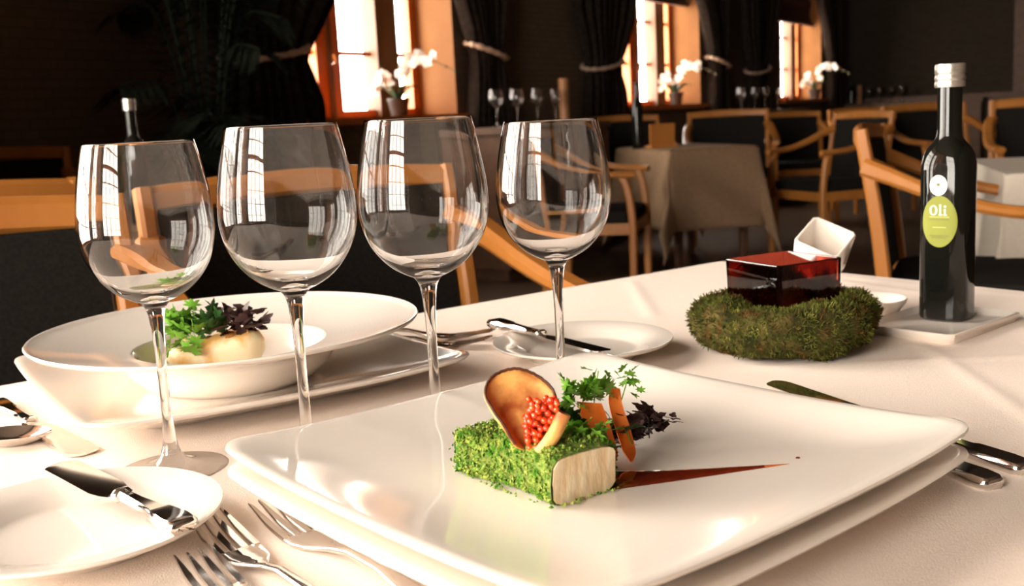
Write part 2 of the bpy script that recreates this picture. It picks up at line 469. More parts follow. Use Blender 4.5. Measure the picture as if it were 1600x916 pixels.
# ------------------------------------------------------------------ chairs
def make_chair():
    root = empty('armchair', (0, 0, 0))
    hw = .275
    for s in (-1, 1):
        path = spline([(s * hw, .215, 0), (s * hw, .205, .25), (s * hw, .21, .45), (s * hw, .235, .68), (s * hw, .275, .91)], 5)
        MB().sweep(path, [rrect(.034 - .0003 * i, .042 - .0004 * i, .006) for i in range(len(path))], up=(0, 1, 0)).build('back_leg', 'beech', root)
        path = spline([(s * hw, -.23, 0), (s * hw, -.235, .3), (s * hw, -.235, .47), (s * hw, -.215, .62), (s * hw, -.19, .675)], 5)
        MB().sweep(path, rrect(.036, .036, .007), up=(0, 1, 0)).build('front_leg', 'beech', root)
        path = spline([(s * (hw - .002), .262, .815), (s * (hw + .018), .20, .79), (s * (hw + .03), .07, .735), (s * (hw + .03), -.06, .70), (s * (hw + .018), -.17, .69), (s * (hw + .002), -.25, .685)], 6)
        MB().sweep(path, [rrect(.050, .030 + .018 * math.exp(-(i / 9) ** 2), .010) for i in range(len(path))]).build('armrest', 'beech', root)
        MB().box(s * hw - .014, s * hw + .014, -.22, .20, .395, .45).build('side_rail', 'beech', root, smooth=False)
    path = spline([(-hw - .01, .272, .885), (-.14, .292, .893), (0, .298, .896), (.14, .292, .893), (hw + .01, .272, .885)], 6)
    MB().sweep(path, rrect(.030, .050, .010)).build('top_rail', 'beech', root)
    MB().box(-hw, hw, -.245, -.217, .395, .45).build('front_rail', 'beech', root, smooth=False)
    rings = []
    for z, d in ((.45, 0), (.458, .012), (.49, .014), (.505, .006), (.51, -.02)):
        rings.append([(a * 1.0, b - .012, z) for a, b in rrect(.50 + d, .44 + d, .04)])
    MB().loft(rings).build('seat', 'black_fabric', root)
    rings = []
    for k in range(9):
        z = .50 + .37 * k / 8; y = .222 + (z - .5) * .13
        rings.append([(a, y + b + .022 * cos(a / .26 * 1.5), z) for a, b in [(-.255, .012), (-.255, -.012), (-.15, -.020), (0, -.023), (.15, -.020), (.255, -.012), (.255, .012), (0, .012)]])
    MB().loft(rings).build('backrest', 'black_fabric', root, angle=60)
    return root


chair0 = make_chair()
chair_spots = [
    # x, y, facing angle (0 = towards the camera), scale, label
    (-.165, 1.548, 35.9, 1.0, 'beech armchair with black back, seen behind the second and third wine glasses'),
    (-.603, 1.075, 35.9, 1.0, 'beech armchair at the left edge, thick orange rail nearest the table'),
    (-1.257, 2.23, 216, 1.0, 'beech armchair at the left, thin rail showing just above the nearest one'),
    (-1.98, 3.95, 10, 1.06, 'dim armchair farthest back at the left, beside the brick wall'),
    (1.285, 2.91, 66, 1.0, 'beech armchair in side view beside the oil bottle, arm sweeping down'),
    (.45, 5.5, 75, 1.0, 'beech armchair in side view in front of the shade-darkened white table cloth'),
    (.94, 8.1, 5, 1.05, 'armchair behind the small clothed table, below the middle window'),
    (1.66, 7.85, -8, 1.05, 'armchair with broad dark back at the right of the small clothed table'),
    (2.02, 6.7, -70, 1.0, 'dim armchair facing the small clothed table from its right side'),
    (2.8, 6.75, 10, 1.03, 'dim armchair whose rail crosses behind the bottle neck'),
    (2.75, 5.3, -20, 1.04, 'dim armchair farthest right, in the shade past the bottle neck'),
    (3.3, 9.6, 10, 1.0, 'dim armchair in front of the sideboard at the end wall'),
    (2.45, 9.0, 0, 1.0, 'dim armchair below the far window and its orchid'),
]
for i, (x_, y_, a, s, lab) in enumerate(chair_spots):
    o = chair0 if i == 0 else copy_tree(chair0)
    o.location = (x_, y_, 0); o.rotation_euler = (0, 0, radians(a)); o.scale = (s, s, s)
    tag(o, lab, 'chair', 'beech armchairs of the dining room')


# ------------------------------------------------------------------ sideboards
def sideboard(t, y, ln, dep, label, rot=0):
    root = empty('sideboard', room(t, y), RA + rot)
    h = .935
    MB().box(-ln / 2, ln / 2, -dep, 0, .08, h - .04).build('body', 'dark_wood', root, smooth=False)
    MB().box(-ln / 2 - .02, ln / 2 + .02, -dep - .02, 0, h - .04, h).build('top', 'dark_wood', root, smooth=False)
    MB().box(-ln / 2 + .05, ln / 2 - .05, -dep + .05, -.02, 0, .08).build('plinth', 'dark_wood', root, smooth=False)
    n = 4
    for k in range(n):
        a = -ln / 2 + ln * k / n + .01; b = -ln / 2 + ln * (k + 1) / n - .01
        d = MB().box(a, b, -dep - .018, -dep, .11, h - .06).build('door', 'dark_wood', root, smooth=False)
        MB().lathe([(0, 0), (.008, 0), (.008, .012), (.014, .018), (.012, .026), (0, .028)], 12).xf(Matrix.Translation((b - .05 if k % 2 == 0 else a + .05, -dep - .018, .6)) @ Matrix.Rotation(pi / 2, 4, 'X')).build('knob', 'steel', d)
    return tag(root, label, 'sideboard', 'dark sideboards along the walls')


sideboard(.12, -.28, 1.35, .42, 'dark sideboard with glasses between the tall and the middle window')
sideboard(4.8, -.28, 1.6, .42, 'dark sideboard with glasses between the middle and far windows')
sideboard(T1 - .06, -.97, 1.8, .42, 'dark sideboard with glasses against the end wall', -pi / 2)

# ------------------------------------------------------------------ plates
HS = .163
PROF = [(0, .015), (.30, .015), (.56, .0150), (.64, .0154), (.72, .0166), (.82, .0194), (.90, .0222), (.955, .0240), (.985, .0246), (.997, .0240), (1.0, .0226), (.992, .0208), (.96, .0188), (.85, .0128), (.72, .0062), (.66, .0018), (.63, .0010), (.62, 0), (.59, 0), (.58, .0025), (.3, .0028), (0, .0028)]


def sq_ring(s, z, lift, hs=HS):
    out = []; rc = .13 if s > .5 else .13
    for q in range(4):
        a0 = pi / 2 * q
        pts = []
        for k in range(10): pts.append((1, -1 + rc + (2 - 2 * rc) * k / 10))
        for k in range(8):
            a = pi / 2 * k / 8; pts.append((1 - rc + rc * cos(a), 1 - rc + rc * sin(a)))
        for px, py in pts:
            c = (abs(px) * abs(py)) ** 3
            bow = .012 * (1 - py * py) if abs(px) > .999 else 0
            X = (px + bow) * cos(a0) - py * sin(a0); Y = (px + bow) * sin(a0) + py * cos(a0)
            out.append((X * s * hs, Y * s * hs, z + lift * c * s ** 4))
    return out


def square_plate(loc, rz, label, hs=HS):
    mb = MB(); mb.loft([sq_ring(max(s, .002), z, .0062, hs) for s, z in PROF])
    o = mb.build('square_plate', 'porcelain', loc=loc, rot=rz, angle=50)
    return tag(o, label, 'plate', 'white square plates')


PC = (.040, .6155); PR = radians(40)
square_plate(T(PC[0], PC[1], .0022), PR, 'lower white square plate under the fish plate in front')
square_plate(T(PC[0], PC[1], .0175), PR, 'large white square plate carrying the herb-crusted fish')
square_plate(T(-.262, .968, .0022), radians(33), 'white square plate under the wide round bowl', .166)
PZ = .0175                                     # base of the upper plate above the table


def plate_z(x, y):
    dx, dy = x - PC[0], y - PC[1]
    a = cos(PR) * dx + sin(PR) * dy; b = -sin(PR) * dx + cos(PR) * dy
    s = max(abs(a), abs(b)) / HS
    return PZ + lerp_tab(PROF[:9], s)


# wide round bowl
mb = MB()
prof = [(0, .008), (.045, .0085), (.066, .012), (.074, .019), (.0785, .029), (.083, .0335)]
for k in range(1, 19):                          # fine concentric ridges of the wide rim
    r = .083 + (.160 - .083) * k / 18
    prof.append((r - .0021, .0335 + .0165 * ((r - .083) / .084) ** 1.3 + .00035)); prof.append((r, .0335 + .0165 * ((r - .083) / .084) ** 1.3))
prof += [(.164, .0512), (.1665, .0515), (.1678, .0502), (.166, .0478), (.150, .0445), (.125, .0380), (.104, .0325), (.095, .026), (.088, .016), (.078, .006), (.070, .0022), (.068, 0), (.062, 0), (.060, .003), (0, .003)]
bowl = mb.lathe(prof, 96).build('round_bowl', 'porcelain', loc=T(-.2525, .928, .0175), angle=50)
tag(bowl, 'wide white round bowl with ridged rim holding seared fish', 'bowl')


def bread_plate(loc, label, r=.085):
    p = [(0, .0075), (.55, .0075), (.62, .0085), (.70, .0135), (.85, .0165), (.97, .0188), (.995, .0188), (1, .0175), (.985, .016), (.85, .0125), (.68, .008), (.60, .001), (.58, 0), (.55, 0), (.53, .003), (0, .003)]
    prof = [(a * r, z) for a, z in p]
    o = MB().lathe(prof, 80).build('bread_plate', 'porcelain', loc=loc, angle=50)
    return tag(o, label, 'plate', 'round white bread plates')


bread_plate(T(-.262, .592, .0022), 'small round white bread plate in front with a butter knife')
bread_plate(T(.066, 1.012, .0022), 'small round white bread plate behind the fourth wine glass', .0875)


# ------------------------------------------------------------------ wine glasses
def make_glass():
    root = empty('wine_glass', (0, 0, 0))
    foot = [(.0001, 0), (.020, .0000), (.0372, .0002), (.0385, .0012), (.0374, .0022), (.030, .0030), (.020, .0046), (.0115, .0078), (.0072, .0130)]
    stem = [(.0072, .0130), (.0052, .0200), (.0041, .032), (.0036, .050), (.0035, .070), (.0039, .092), (.0050, .108), (.0068, .1165), (.0100, .1212)]
    outer = [(.0100, .1212), (.0160, .1238), (.0235, .1282), (.0310, .1350), (.0380, .1445), (.0427, .1550), (.0449, .166), (.0452, .175), (.0442, .188), (.0420, .203), (.0391, .218), (.0364, .2296)]
    inner = [(.0356, .2296), (.0383, .218), (.0412, .203), (.0434, .188), (.0443, .175), (.0440, .166), (.0417, .1552), (.0369, .1453), (.0298, .1363), (.0215, .1300), (.0120, .1262), (.0040, .1250), (.0001, .1249)]
    S = lambda p, n: [(v.x, v.y) for v in spline(p, n)]
    full = S(foot, 3)[:-1] + S(stem, 4)[:-1] + S(outer, 4) + [(.0362, .23005), (.0358, .23005)] + S(inner, 4)
    i0 = len(S(foot, 3)) - 1; i1 = i0 + len(S(stem, 4)) - 1
    for nm, pr in (('foot', full[:i0 + 1]), ('stem', full[i0:i1 + 1]), ('bowl', full[i1:])):
        MB().lathe(pr, 64).build(nm, 'glass', root, angle=0)
    return root


g0 = make_glass()
glass_spots = [(-.2455, .722, 1.0, 'wine glass farthest left, standing beside the bread plate'),
               (-.149, .722, 1.028, 'second wine glass from the left, in front of the round bowl'),
               (-.0595, .752, 1.028, 'third wine glass from the left, behind the fish plate'),
               (.0365, .833, 1.0, 'fourth wine glass, rightmost of the front row, by the bread plate')]
for i, (x_, y_, s, lab) in enumerate(glass_spots):
    o = g0 if i == 0 else copy_tree(g0)
    o.location = T(x_, y_, .0022); o.scale = (s, s, s); tag(o, lab, 'wine glass', 'wine glasses on the dining table')


def far_glass(p, lab):
    o = copy_tree(g0); o.location = p; tag(o, lab, 'wine glass', 'wine glasses on the sideboards'); return o


SBZ = .936
for k, (t, y) in enumerate(((-.28, -.48), (-.10, -.52), (.22, -.48), (.40, -.52))):
    far_glass(room(t, y, SBZ), ['first', 'second', 'third', 'fourth'][k] + ' far wine glass from the tall window, on the sideboard')
for k, (t, y) in enumerate(((4.2, -.46), (4.55, -.48), (4.92, -.46), (5.28, -.48))):
    far_glass(room(t, y, SBZ), ['first', 'second', 'third', 'fourth'][k] + ' far wine glass from the middle window, on its sideboard')
for k, y in enumerate((-.38, -.52, -.68, -.82)):
    far_glass(room(T1 - .30, y, SBZ), ['first', 'second', 'third', 'fourth'][k] + ' far wine glass after the candle on the end wall sideboard')
for t, y, r, h, lab, rm in ((.56, -.50, .035, .30, 'brown pillar candle on the sideboard left of the middle window', None), (T1 - .28, -.24, .035, .26, 'pale pillar candle on the end wall sideboard beside the glasses', None)):
    c = empty('pillar_candle', room(t, y, SBZ))
    MB().lathe([(0, 0), (r, 0), (r, h - .004), (r - .004, h), (r * .6, h - .006), (0, h - .008)], 20).build('wax', 'candle', c)
    MB().tube([(0, 0, h - .012), (.001, 0, h), (.003, 0, h + .012)], .0012, 6).build('wick', 'wax', c)
    tag(c, lab, 'candle')


# ------------------------------------------------------------------ oil bottle
def bottle_r(n, b, a):
    return b / ((abs(cos(a)) ** n + abs(sin(a)) ** n) ** (1 / n))


def make_bottle(name, labels):
    root = empty(name, (0, 0, 0))
    body = [(0, 0, 3.2), (.024, 0, 3.2), (.0268, .0015, 3.4), (.0275, .005, 3.6), (.0275, .162, 3.6), (.0273, .169, 3.4), (.0260, .177, 3.0), (.0230, .1842, 2.6), (.0185, .190, 2.3), (.0151, .1945, 2.1), (.0138, .199, 2), (.0133, .206, 2), (.0133, .246, 2), (.0133, .2495, 2)]
    N = 72
    MB().loft([[(max(bottle_r(n, b, 2 * pi * k / N), 1e-5) * cos(2 * pi * k / N), max(bottle_r(n, b, 2 * pi * k / N), 1e-5) * sin(2 * pi * k / N), z) for k in range(N)] for b, z, n in body], False, True).build('body', 'oil_glass', root)
    cap = [(0, .2485), (.0162, .2485), (.0166, .250), (.0166, .2535), (.0160, .2545), (.0160, .2555), (.0166, .2565), (.0166, .2595), (.0160, .2605), (.0160, .2620), (.0165, .263), (.0165, .2715), (.0160, .2725), (.0150, .273), (0, .273)]
    MB().lathe(cap, 48).build('screw_cap', 'cap', root)
    if labels:
        n, b = 3.6, .0275

        def on(u, v, d):                       # a point on the flat face looking along -y
            return (u, -(b * (1 - (abs(u) / b) ** n) ** (1 / n) + d), v)

        def disc(cu, cv, ru, rv, d, name_, m_, par, rot=0.):
            rings = [[on(cu + (ru * s_ * cos(a) * cos(rot) - rv * s_ * sin(a) * sin(rot)), cv + (ru * s_ * cos(a) * sin(rot) + rv * s_ * sin(a) * cos(rot)), d) for a in [2 * pi * k / 48 for k in range(48)]] for s_ in (.02, .25, .5, .75, .92, 1)]
            back = [[on(cu + (ru * cos(a) * cos(rot) - rv * sin(a) * sin(rot)), cv + (ru * cos(a) * sin(rot) + rv * sin(a) * cos(rot)), -.0004) for a in [2 * pi * k / 48 for k in range(48)]]]
            return MB().loft(list(reversed(rings + back)), False, True).build(name_, m_, par)

        def poly(pts, d, name_, m_, par):
            k = len(pts)
            v = [on(u, w_, d) for u, w_ in pts] + [on(u, w_, 0) for u, w_ in pts]
            f = [tuple(range(k))] + [(i, i + k, (i + 1) % k + k, (i + 1) % k) for i in range(k)]
            return MB().add(v, f).build(name_, m_, par, smooth=False)

        lab = disc(0, .108, .0196, .0275, .0006, 'oval_label', 'lime', root)
        lab['label'] = 'lime green oval label reading Oli'
        seal = disc(-.0015, .1465, .0098, .0108, .0006, 'round_label', 'cream', root)
        seal['label'] = 'small cream round label'
        # lettering "Oli"
        D = .0010; X0 = -.0012; Z0 = .1150; H = .0115
        ring = [(X0 - .0054 + .0044 * cos(a), Z0 + .0051 + .0053 * sin(a)) for a in [2 * pi * k / 28 for k in range(28)]]
        ring_i = [(X0 - .0054 + .0025 * cos(a), Z0 + .0051 + .0045 * sin(a)) for a in [2 * pi * k / 28 for k in range(28)]]
        v = [on(u, w_, D) for u, w_ in ring] + [on(u, w_, D) for u, w_ in ring_i]
        MB().add(v, [(i, (i + 1) % 28, (i + 1) % 28 + 28, i + 28) for i in range(28)]).build('letter', 'cream', lab, smooth=False)
        l0 = X0 + .0018
        poly([(l0 - .0012, Z0 - .0002), (l0 + .0026, Z0 - .0002), (l0 + .0026, Z0 + .0007), (l0 + .0013, Z0 + .0009), (l0 + .0013, Z0 + H), (l0 - .0010, Z0 + H - .0006), (l0 - .0010, Z0 + H - .0012), (l0 - .0002, Z0 + H - .0014), (l0 - .0002, Z0 + .0009), (l0 - .0012, Z0 + .0007)], D, 'letter', 'cream', lab)
        l0 = X0 + .0070
        poly([(l0 - .0012, Z0 - .0002), (l0 + .0026, Z0 - .0002), (l0 + .0026, Z0 + .0007), (l0 + .0013, Z0 + .0009), (l0 + .0013, Z0 + .0066), (l0 - .0010, Z0 + .0061), (l0 - .0010, Z0 + .0055), (l0 - .0002, Z0 + .0053), (l0 - .0002, Z0 + .0009), (l0 - .0012, Z0 + .0007)], D, 'letter', 'cream', lab)
        poly([(l0 + .0006 + .0012 * cos(a), Z0 + .0092 + .0012 * sin(a)) for a in [2 * pi * k / 14 for k in range(14)]], D, 'letter', 'cream', lab)
        for z_, w_, m_ in ((.1125, .0112, 'lime_print'), (.1098, .0112, 'print'), (.1015, .0075, 'lime_print'), (.0925, .0110, 'print'), (.0905, .0085, 'print')):
            for q_ in range(6):
                a_, b_ = -w_ + w_ * q_ / 3 + .0002, -w_ + w_ * (q_ + 1) / 3 - .0002
                poly([(a_, z_), (b_, z_), (b_, z_ + .0009), (a_, z_ + .0009)], .0010, 'print_mark', m_, lab)
        poly([(-.0015 + .0022 * cos(a), .1485 - .0005 + .0018 * sin(a) * (1.4 if sin(a) < 0 else .6)) for a in [2 * pi * k / 16 for k in range(16)]], D, 'emblem', 'print', seal)
        poly([(-.0075, .1436), (.0045, .1436), (.0045, .1443), (-.0075, .1443)], .0008, 'print_line', 'rope', seal)
        poly([(-.0055, .1416), (.0025, .1416), (.0025, .1422), (-.0055, .1422)], .0008, 'print_line', 'rope', seal)
    return root


b = make_bottle('oil_bottle', True)
b.location = T(.449, 1.080, .0085); b.rotation_euler = (0, 0, radians(-42)); b.scale = (.88, .88, .945)
tag(b, 'tall dark oil bottle with lime oval label and silver cap', 'bottle')
b2 = make_bottle('corner_bottle', False); b2.location = (-.965, 2.80, .7525); b2.scale = (1.0, 1.0, 1.22)
tag(b2, 'dark bottle with silver cap in the shade at the left', 'bottle')


def wine_bottle(p, h, label):
    prof = [(0, 0), (.034, 0), (.037, .004), (.037, h * .58), (.034, h * .66), (.018, h * .75), (.014, h * .80), (.0138, h * .96), (.0155, h * .965), (.0155, h), (0, h)]
    root = empty('wine_bottle', p)
    MB().lathe(prof[:-3], 24).build('body', 'oil_glass', root)
    MB().lathe([(.0138, h * .955)] + prof[-3:], 24).build('cork_rim', 'wax', root)
    return tag(root, label, 'bottle')


wine_bottle((.86, 6.90, .7525), .42, 'dark wine bottle standing on the small clothed table')
wine_bottle(room(T1 - .27, -.12, SBZ), .30, 'dark bottle on the end wall sideboard beside the candle')
# folded wooden menu stand on the small clothed table
o = empty('menu_stand', (1.0, 6.80, .7525), .3)
MB().box(-.09, .09, -.04, .04, 0, .02).build('base', 'beech', o, smooth=False)
MB().loft([[(a, -.012 + s, z) for a, s in ((-.085, 0), (.085, 0), (.085, .012), (-.085, .012))] for z in (.02, .15)]).build('panel', 'beech', o, smooth=False)
tag(o, 'small wooden menu stand beside the bottle on the small clothed table', 'menu stand')


# ------------------------------------------------------------------ tray, dish, tilted cup, votive and moss wreath
TR = radians(40)
trc = Vector((.409, .971)) + Vector((cos(TR), sin(TR))) * .0725 + Vector((-sin(TR), cos(TR))) * .05
rings = []
for s, z in ((0.02, .0055), (.80, .0055), (.88, .0065), (.955, .0105), (.985, .0115), (1, .0108), (.995, .0095), (.93, .001), (.91, 0), (.02, 0)):
    rings.append([(a * s, b_ * s, z) for a, b_ in rrect(.145 if s > .5 else .145, .100, .006)])
o = MB().loft(rings).build('rectangular_tray', 'porcelain', loc=T(trc.x, trc.y, .0022), rot=TR, angle=40)
tag(o, 'small white rectangular tray under the oil bottle', 'tray')
o = MB().lathe([(0, .010), (.014, .0105), (.024, .0145), (.0325, .021), (.0345, .0238), (.0355, .0240), (.0362, .0228), (.0345, .0185), (.027, .009), (.0235, .004), (.023, 0), (.0205, 0), (.0195, .003), (0, .0035)], 64).build('sauce_dish', 'porcelain', loc=T(.384, 1.118, .0022), angle=50)
tag(o, 'small white round dish between moss wreath and oil bottle', 'dish')
# cube cup tipped towards the viewer on a little foot
cup = empty('cube_cup', T(.352, 1.190, .0022), 0)
s = .026; wl = .0032
R = Matrix.Translation((0, 0, .064)) @ Matrix.Rotation(radians(36), 4, 'X') @ Matrix.Rotation(radians(50), 4, 'Z')
outer = [[(a, b_, z) for a, b_ in rrect(2 * q, 2 * q, .004)] for q, z in ((s * .80, -s), (s * .90, -s + .002), (s, s - .001), (s - .0008, s))]
inner = [[(a, b_, z) for a, b_ in rrect(2 * q, 2 * q, .003)] for q, z in ((s - wl + .0008, s), (s - wl, s - .001), (s * .88 - wl, -s + .006), (s * .75 - wl, -s + .004))]
MB().loft(outer + inner).xf(R).build('cup', 'porcelain', cup, angle=45)
MB().loft([[(a + dx, b_ + .012, z) for a, b_ in rrect(q, q, .004)] for z, q, dx in ((0, .034, 0), (.004, .034, 0), (.012, .024, 0), (.052, .022, 0))]).build('foot', 'porcelain', cup, angle=45)
tag(cup, 'white porcelain cube cup tipped forward behind the amber candle holder', 'cup')

MC = (.261, 1.008)
wr = empty('moss_wreath', T(MC[0], MC[1], .0022))


def wreath_pt(a, b_, k=1.):
    R_ = .0625 + .004 * sin(a * 3 + 1) + .003 * sin(a * 5); r_ = (.0270 + .0028 * sin(a * 4 + .5) + .002 * sin(a * 7 + b_ * 2) + .0012 * sin(a * 13 + b_ * 5)) * k
    return Vector(((R_ + r_ * cos(b_)) * cos(a), (R_ + r_ * cos(b_)) * sin(a), max(.0265 + r_ * .92 * sin(b_), .0012)))


MB().loft([[tuple(wreath_pt(2 * pi * i / 96, 2 * pi * j / 28, .93)) for j in range(28)] for i in range(97)], False, False).build('moss_core', 'moss_base', wr)
mb = MB()
for k in range(15000):
    a = random.uniform(0, 2 * pi); b_ = random.uniform(-.9, pi + .5)
    p = wreath_pt(a, b_, .92); nrm = (wreath_pt(a, b_, 1.4) - p).normalized()
    t = Vector((random.gauss(0, 1), random.gauss(0, 1), random.gauss(0, 1))); d = (nrm * .55 + t.normalized() * .8).normalized()
    L_ = random.uniform(.003, .0065); sd = d.cross(t).normalized() * random.uniform(.0003, .0006); q = p + d * L_
    if q.z < .0006 or p.z < .001: continue
    m_ = p + d * L_ * .55 + nrm * .0006
    mb.add([p - sd, p + sd, m_ + sd, q, m_ - sd], [(0, 1, 2, 3, 4)])
o = mb.build('moss_strands', 'moss', wr, smooth=False); o['kind'] = 'stuff'
tag(wr, 'round green moss wreath around the dark amber candle holder', 'wreath')

vt = empty('candle_holder', T(MC[0] + .003, MC[1] + .012, .022), radians(27))
rr = lambda q, z: [(a, b_, z) for a, b_ in rrect(2 * q, 2 * q, .0035)]
MB().loft([rr(.0375, 0), rr(.0385, .0015), rr(.0400, .0650), rr(.0396, .0660), rr(.0372, .0660), rr(.0368, .0650), rr(.0352, .0070), rr(.0340, .0060)]).build('glass_box', 'amber', vt, angle=40)
MB().loft([rr(.0336, .0064), rr(.0346, .0225), rr(.034, .023)]).build('wax', 'wax', vt)
tag(vt, 'square dark amber glass candle holder set in the moss wreath', 'candle holder')


# ------------------------------------------------------------------ cutlery
def lay(root, tip, direc, z, pitch=0., roll=0.):
    a = atan2(direc[1], direc[0])
    root.matrix_world = Matrix.Translation(T(tip[0], tip[1], z)) @ Matrix.Rotation(a, 4, 'Z') @ Matrix.Rotation(-pitch, 4, 'Y') @ Matrix.Rotation(roll, 4, 'X')


def handle_mesh(x0, x1, k=1.):
    L_ = x1 - x0
    tab = [(0, .0085, .0065), (.02, .0125, .0085), (.05, .0125, .0085), (.07, .0085, .0065), (.30, .0092, .0066), (.60, .0130, .0072), (.63, .0165, .0080), (.85, .0200, .0084), (.95, .0185, .0082), (.99, .0130, .0066), (1, .0070, .0040)]
    mb = MB(); rings = []
    for u, w_, h_ in tab:
        rings.append([(x0 + L_ * u, a * k, b_ * k + .0044) for a, b_ in rrect(w_, h_, min(w_, h_) * .3)])
    return mb.loft(rings)


def knife(name, L_, hl, label, bw=.0195):
    root = empty(name, (0, 0, 0)); bl = L_ - hl
    handle_mesh(bl, L_).build('handle', 'steel', root, angle=45)
    rings = []
    for u in [(k / 18) ** 1.9 for k in range(19)]:
        x_ = bl * u + (.0 if u else .0004)
        lo = -bw * .5 * min(1, sqrt(max(0, 1 - (1 - min(u / .10, 1)) ** 2)) + .10)
        hi = bw * .5 * min(1, sqrt(max(0, 1 - (1 - min(u / .13, 1)) ** 2)) + .08) - bw * .18 * max(0, (u - .8) / .2)
        lo *= 1 - .5 * max(0, (u - .85) / .15)
        z = .0030; t_ = .0009 + .0009 * u
        rings.append([(x_, hi, z - t_), (x_, hi, z + t_), (x_, (lo + hi) * .5, z + t_ * .9), (x_, lo, z + .0002), (x_, lo, z - .0002), (x_, (lo + hi) * .5, z - t_ * .9)])
    rings.append([(bl + .006, a, .0044 + b_) for a, b_ in ((.0038, -.002), (.0038, .002), (0, .0022), (-.0038, .002), (-.0038, -.002), (0, -.0022))])
    MB().loft(rings).build('blade', 'steel', root, angle=25)
    return tag(root, label, 'knife')


def fork(name, L_, label, w=.0235):
    root = empty(name, (0, 0, 0)); k = L_ / .20
    zt = [(0, .0125), (.03, .0060), (.055, .0030), (.075, .0048), (.10, .0098), (.125, .0105), (.17, .0058), (.20, .0026)]
    zz = lambda x_: sum(lerp_tab(zt, x_ / k + d) for d in (-.006, 0, .006)) / 3
    for i in range(4):
        y = (i - 1.5) * w / 3.55; rings = []
        for q in range(9):
            x_ = .048 * k * q / 8; wd = .0006 + .0017 * min(1, q / 4.); th = .0007 + .0004 * q / 8
            yy = y * (1 + .06 * q / 8)
            rings.append([(x_, yy - wd, zz(x_) - th), (x_, yy + wd, zz(x_) - th), (x_, yy + wd * .8, zz(x_) + th), (x_, yy - wd * .8, zz(x_) + th)])
        MB().loft(rings).build('tine', 'steel', root, angle=45)
    rings = []
    for x_, wd, th in ((.047, w * 1.08, .0022), (.056, w * 1.06, .0024), (.066, w * .86, .0026), (.075, w * .50, .0030), (.084, .0070, .0034), (.10, .0058, .0038), (.13, .0072, .0036), (.16, .0130, .0030), (.185, .0180, .0028), (.196, .0150, .0026), (.20, .0070, .0020)):
        rings.append([(x_ * k, a, zz(x_ * k) + b_ - .0005) for a, b_ in rrect(wd, th, th * .3)])
    MB().loft(rings).build('handle', 'steel', root, angle=50)
    return tag(root, label, 'fork', 'steel forks')


def spoon(name, label):
    root = empty(name, (0, 0, 0)); rings = []
    for q in range(15):
        u = q / 14; x_ = .058 * u; wd = .019 * sqrt(max(0.0012, 1 - (2 * u - 1) ** 2)) * (1 + .15 * (u - .5)) + .001
        z0 = .0095 - .0085 * sin(pi * min(1, u * 1.02)) ** .8
        top = [(x_, wd * a, max(z0, 0) + (.0098 + .002 * u - max(z0, 0)) * (abs(a) ** 2.2)) for a in (-1, -.8, -.5, 0, .5, .8, 1)]
        bot = [(p[0], p[1], p[2] - .0011) for p in reversed(top)]
        rings.append(top + bot)
    MB().loft(rings).build('spoon_bowl', 'steel', root, angle=60)
    path = [(.056, 0, .0105), (.066, 0, .0130), (.085, 0, .0155), (.12, 0, .0120), (.17, 0, .0060), (.195, 0, .0035)]
    MB().sweep(path, [rrect(w_, .003, .0009) for w_ in (.010, .007, .006, .008, .016, .012)]).build('handle', 'steel', root, angle=50)
    return tag(root, label, 'spoon')


D2 = (.60, -.80)
f_ = fork('dinner_fork', .205, 'steel fork in front with dark tines, middle one of three'); lay(f_, (-.188, .600), D2, .0024)
f_ = fork('dinner_fork', .205, 'steel fork nearest the fish plate, with thin shining tines'); lay(f_, (-.157, .618), (.62, -.785), .0024)
f_ = fork('dessert_fork', .17, 'steel fork at the bottom edge, only tine tips showing'); lay(f_, (-.179, .543), D2, .0024)
f_ = fork('dinner_fork', .205, 'steel fork behind the bowl, tines pointing to the bread plate'); lay(f_, (-.021, 1.108), (-.93, .37), .0024)
f_ = fork('dessert_fork', .17, 'steel fork half hidden behind the square plate corner, second of its pair'); lay(f_, (-.026, 1.068), (-.93, .37), .0024)
k_ = knife('butter_knife', .182, .085, 'butter knife lying across the bread plate in front', .022); lay(k_, (-.308, .683), (.124, -.132), .0205)
k_ = knife('butter_knife', .195, .095, 'butter knife on the bread plate behind the fourth glass', .019); lay(k_, (.082, .935), (-.113, .177), .0205)
k_ = knife('table_knife', .225, .100, 'table knife at the left edge beside the spoon', .024); lay(k_, (-.322, .763), (-.66, .75), .0024)
k_ = knife('table_knife', .265, .120, 'long table knife whose tip and handle show past the fish plate'); lay(k_, (.214, .868), (.36, -.93), .0024)
k_ = knife('fish_knife', .215, .095, 'knife with rounded handle under the right corner of the fish plate'); lay(k_, (.207, .801), (.34, -.94), .0024)
s_ = spoon('soup_spoon', 'soup spoon at the left edge, its bowl beside the knife'); lay(s_, (-.366, .806), (-.96, -.05), .0024)

# ------------------------------------------------------------------ herbs
def leaf_mesh(name, m_, lobes=5, ln=1., wd=.8, curl=.25, seed=0):
    rnd = random.Random(seed); pts = []
    n = lobes * 6
    for k in range(n + 1):
        a = -pi * .86 + 2 * pi * .86 * k / n
        r = .5 * (1 + .30 * cos(lobes * a) + .10 * cos(lobes * 3 * a) + rnd.uniform(-.04, .04)) * (1 - .15 * abs(a) / pi)
        pts.append((.45 * ln + r * cos(a) * ln, r * sin(a) * wd))
    v = [(.0, 0, 0)] + [(x_, y_, -curl * (x_ * x_) * .5 + .22 * abs(y_)) for x_, y_ in pts] + [(.45 * ln, 0, -.03)]
    c = len(v) - 1
    f = [(c, i, i + 1) for i in range(1, len(pts))] + [(c, 0, 1), (c, len(pts), 0)]
    me = bpy.data.meshes.new(name); me.from_pydata(v, [], f); me.materials.append(M[m_]); me.shade_smooth()
    return me


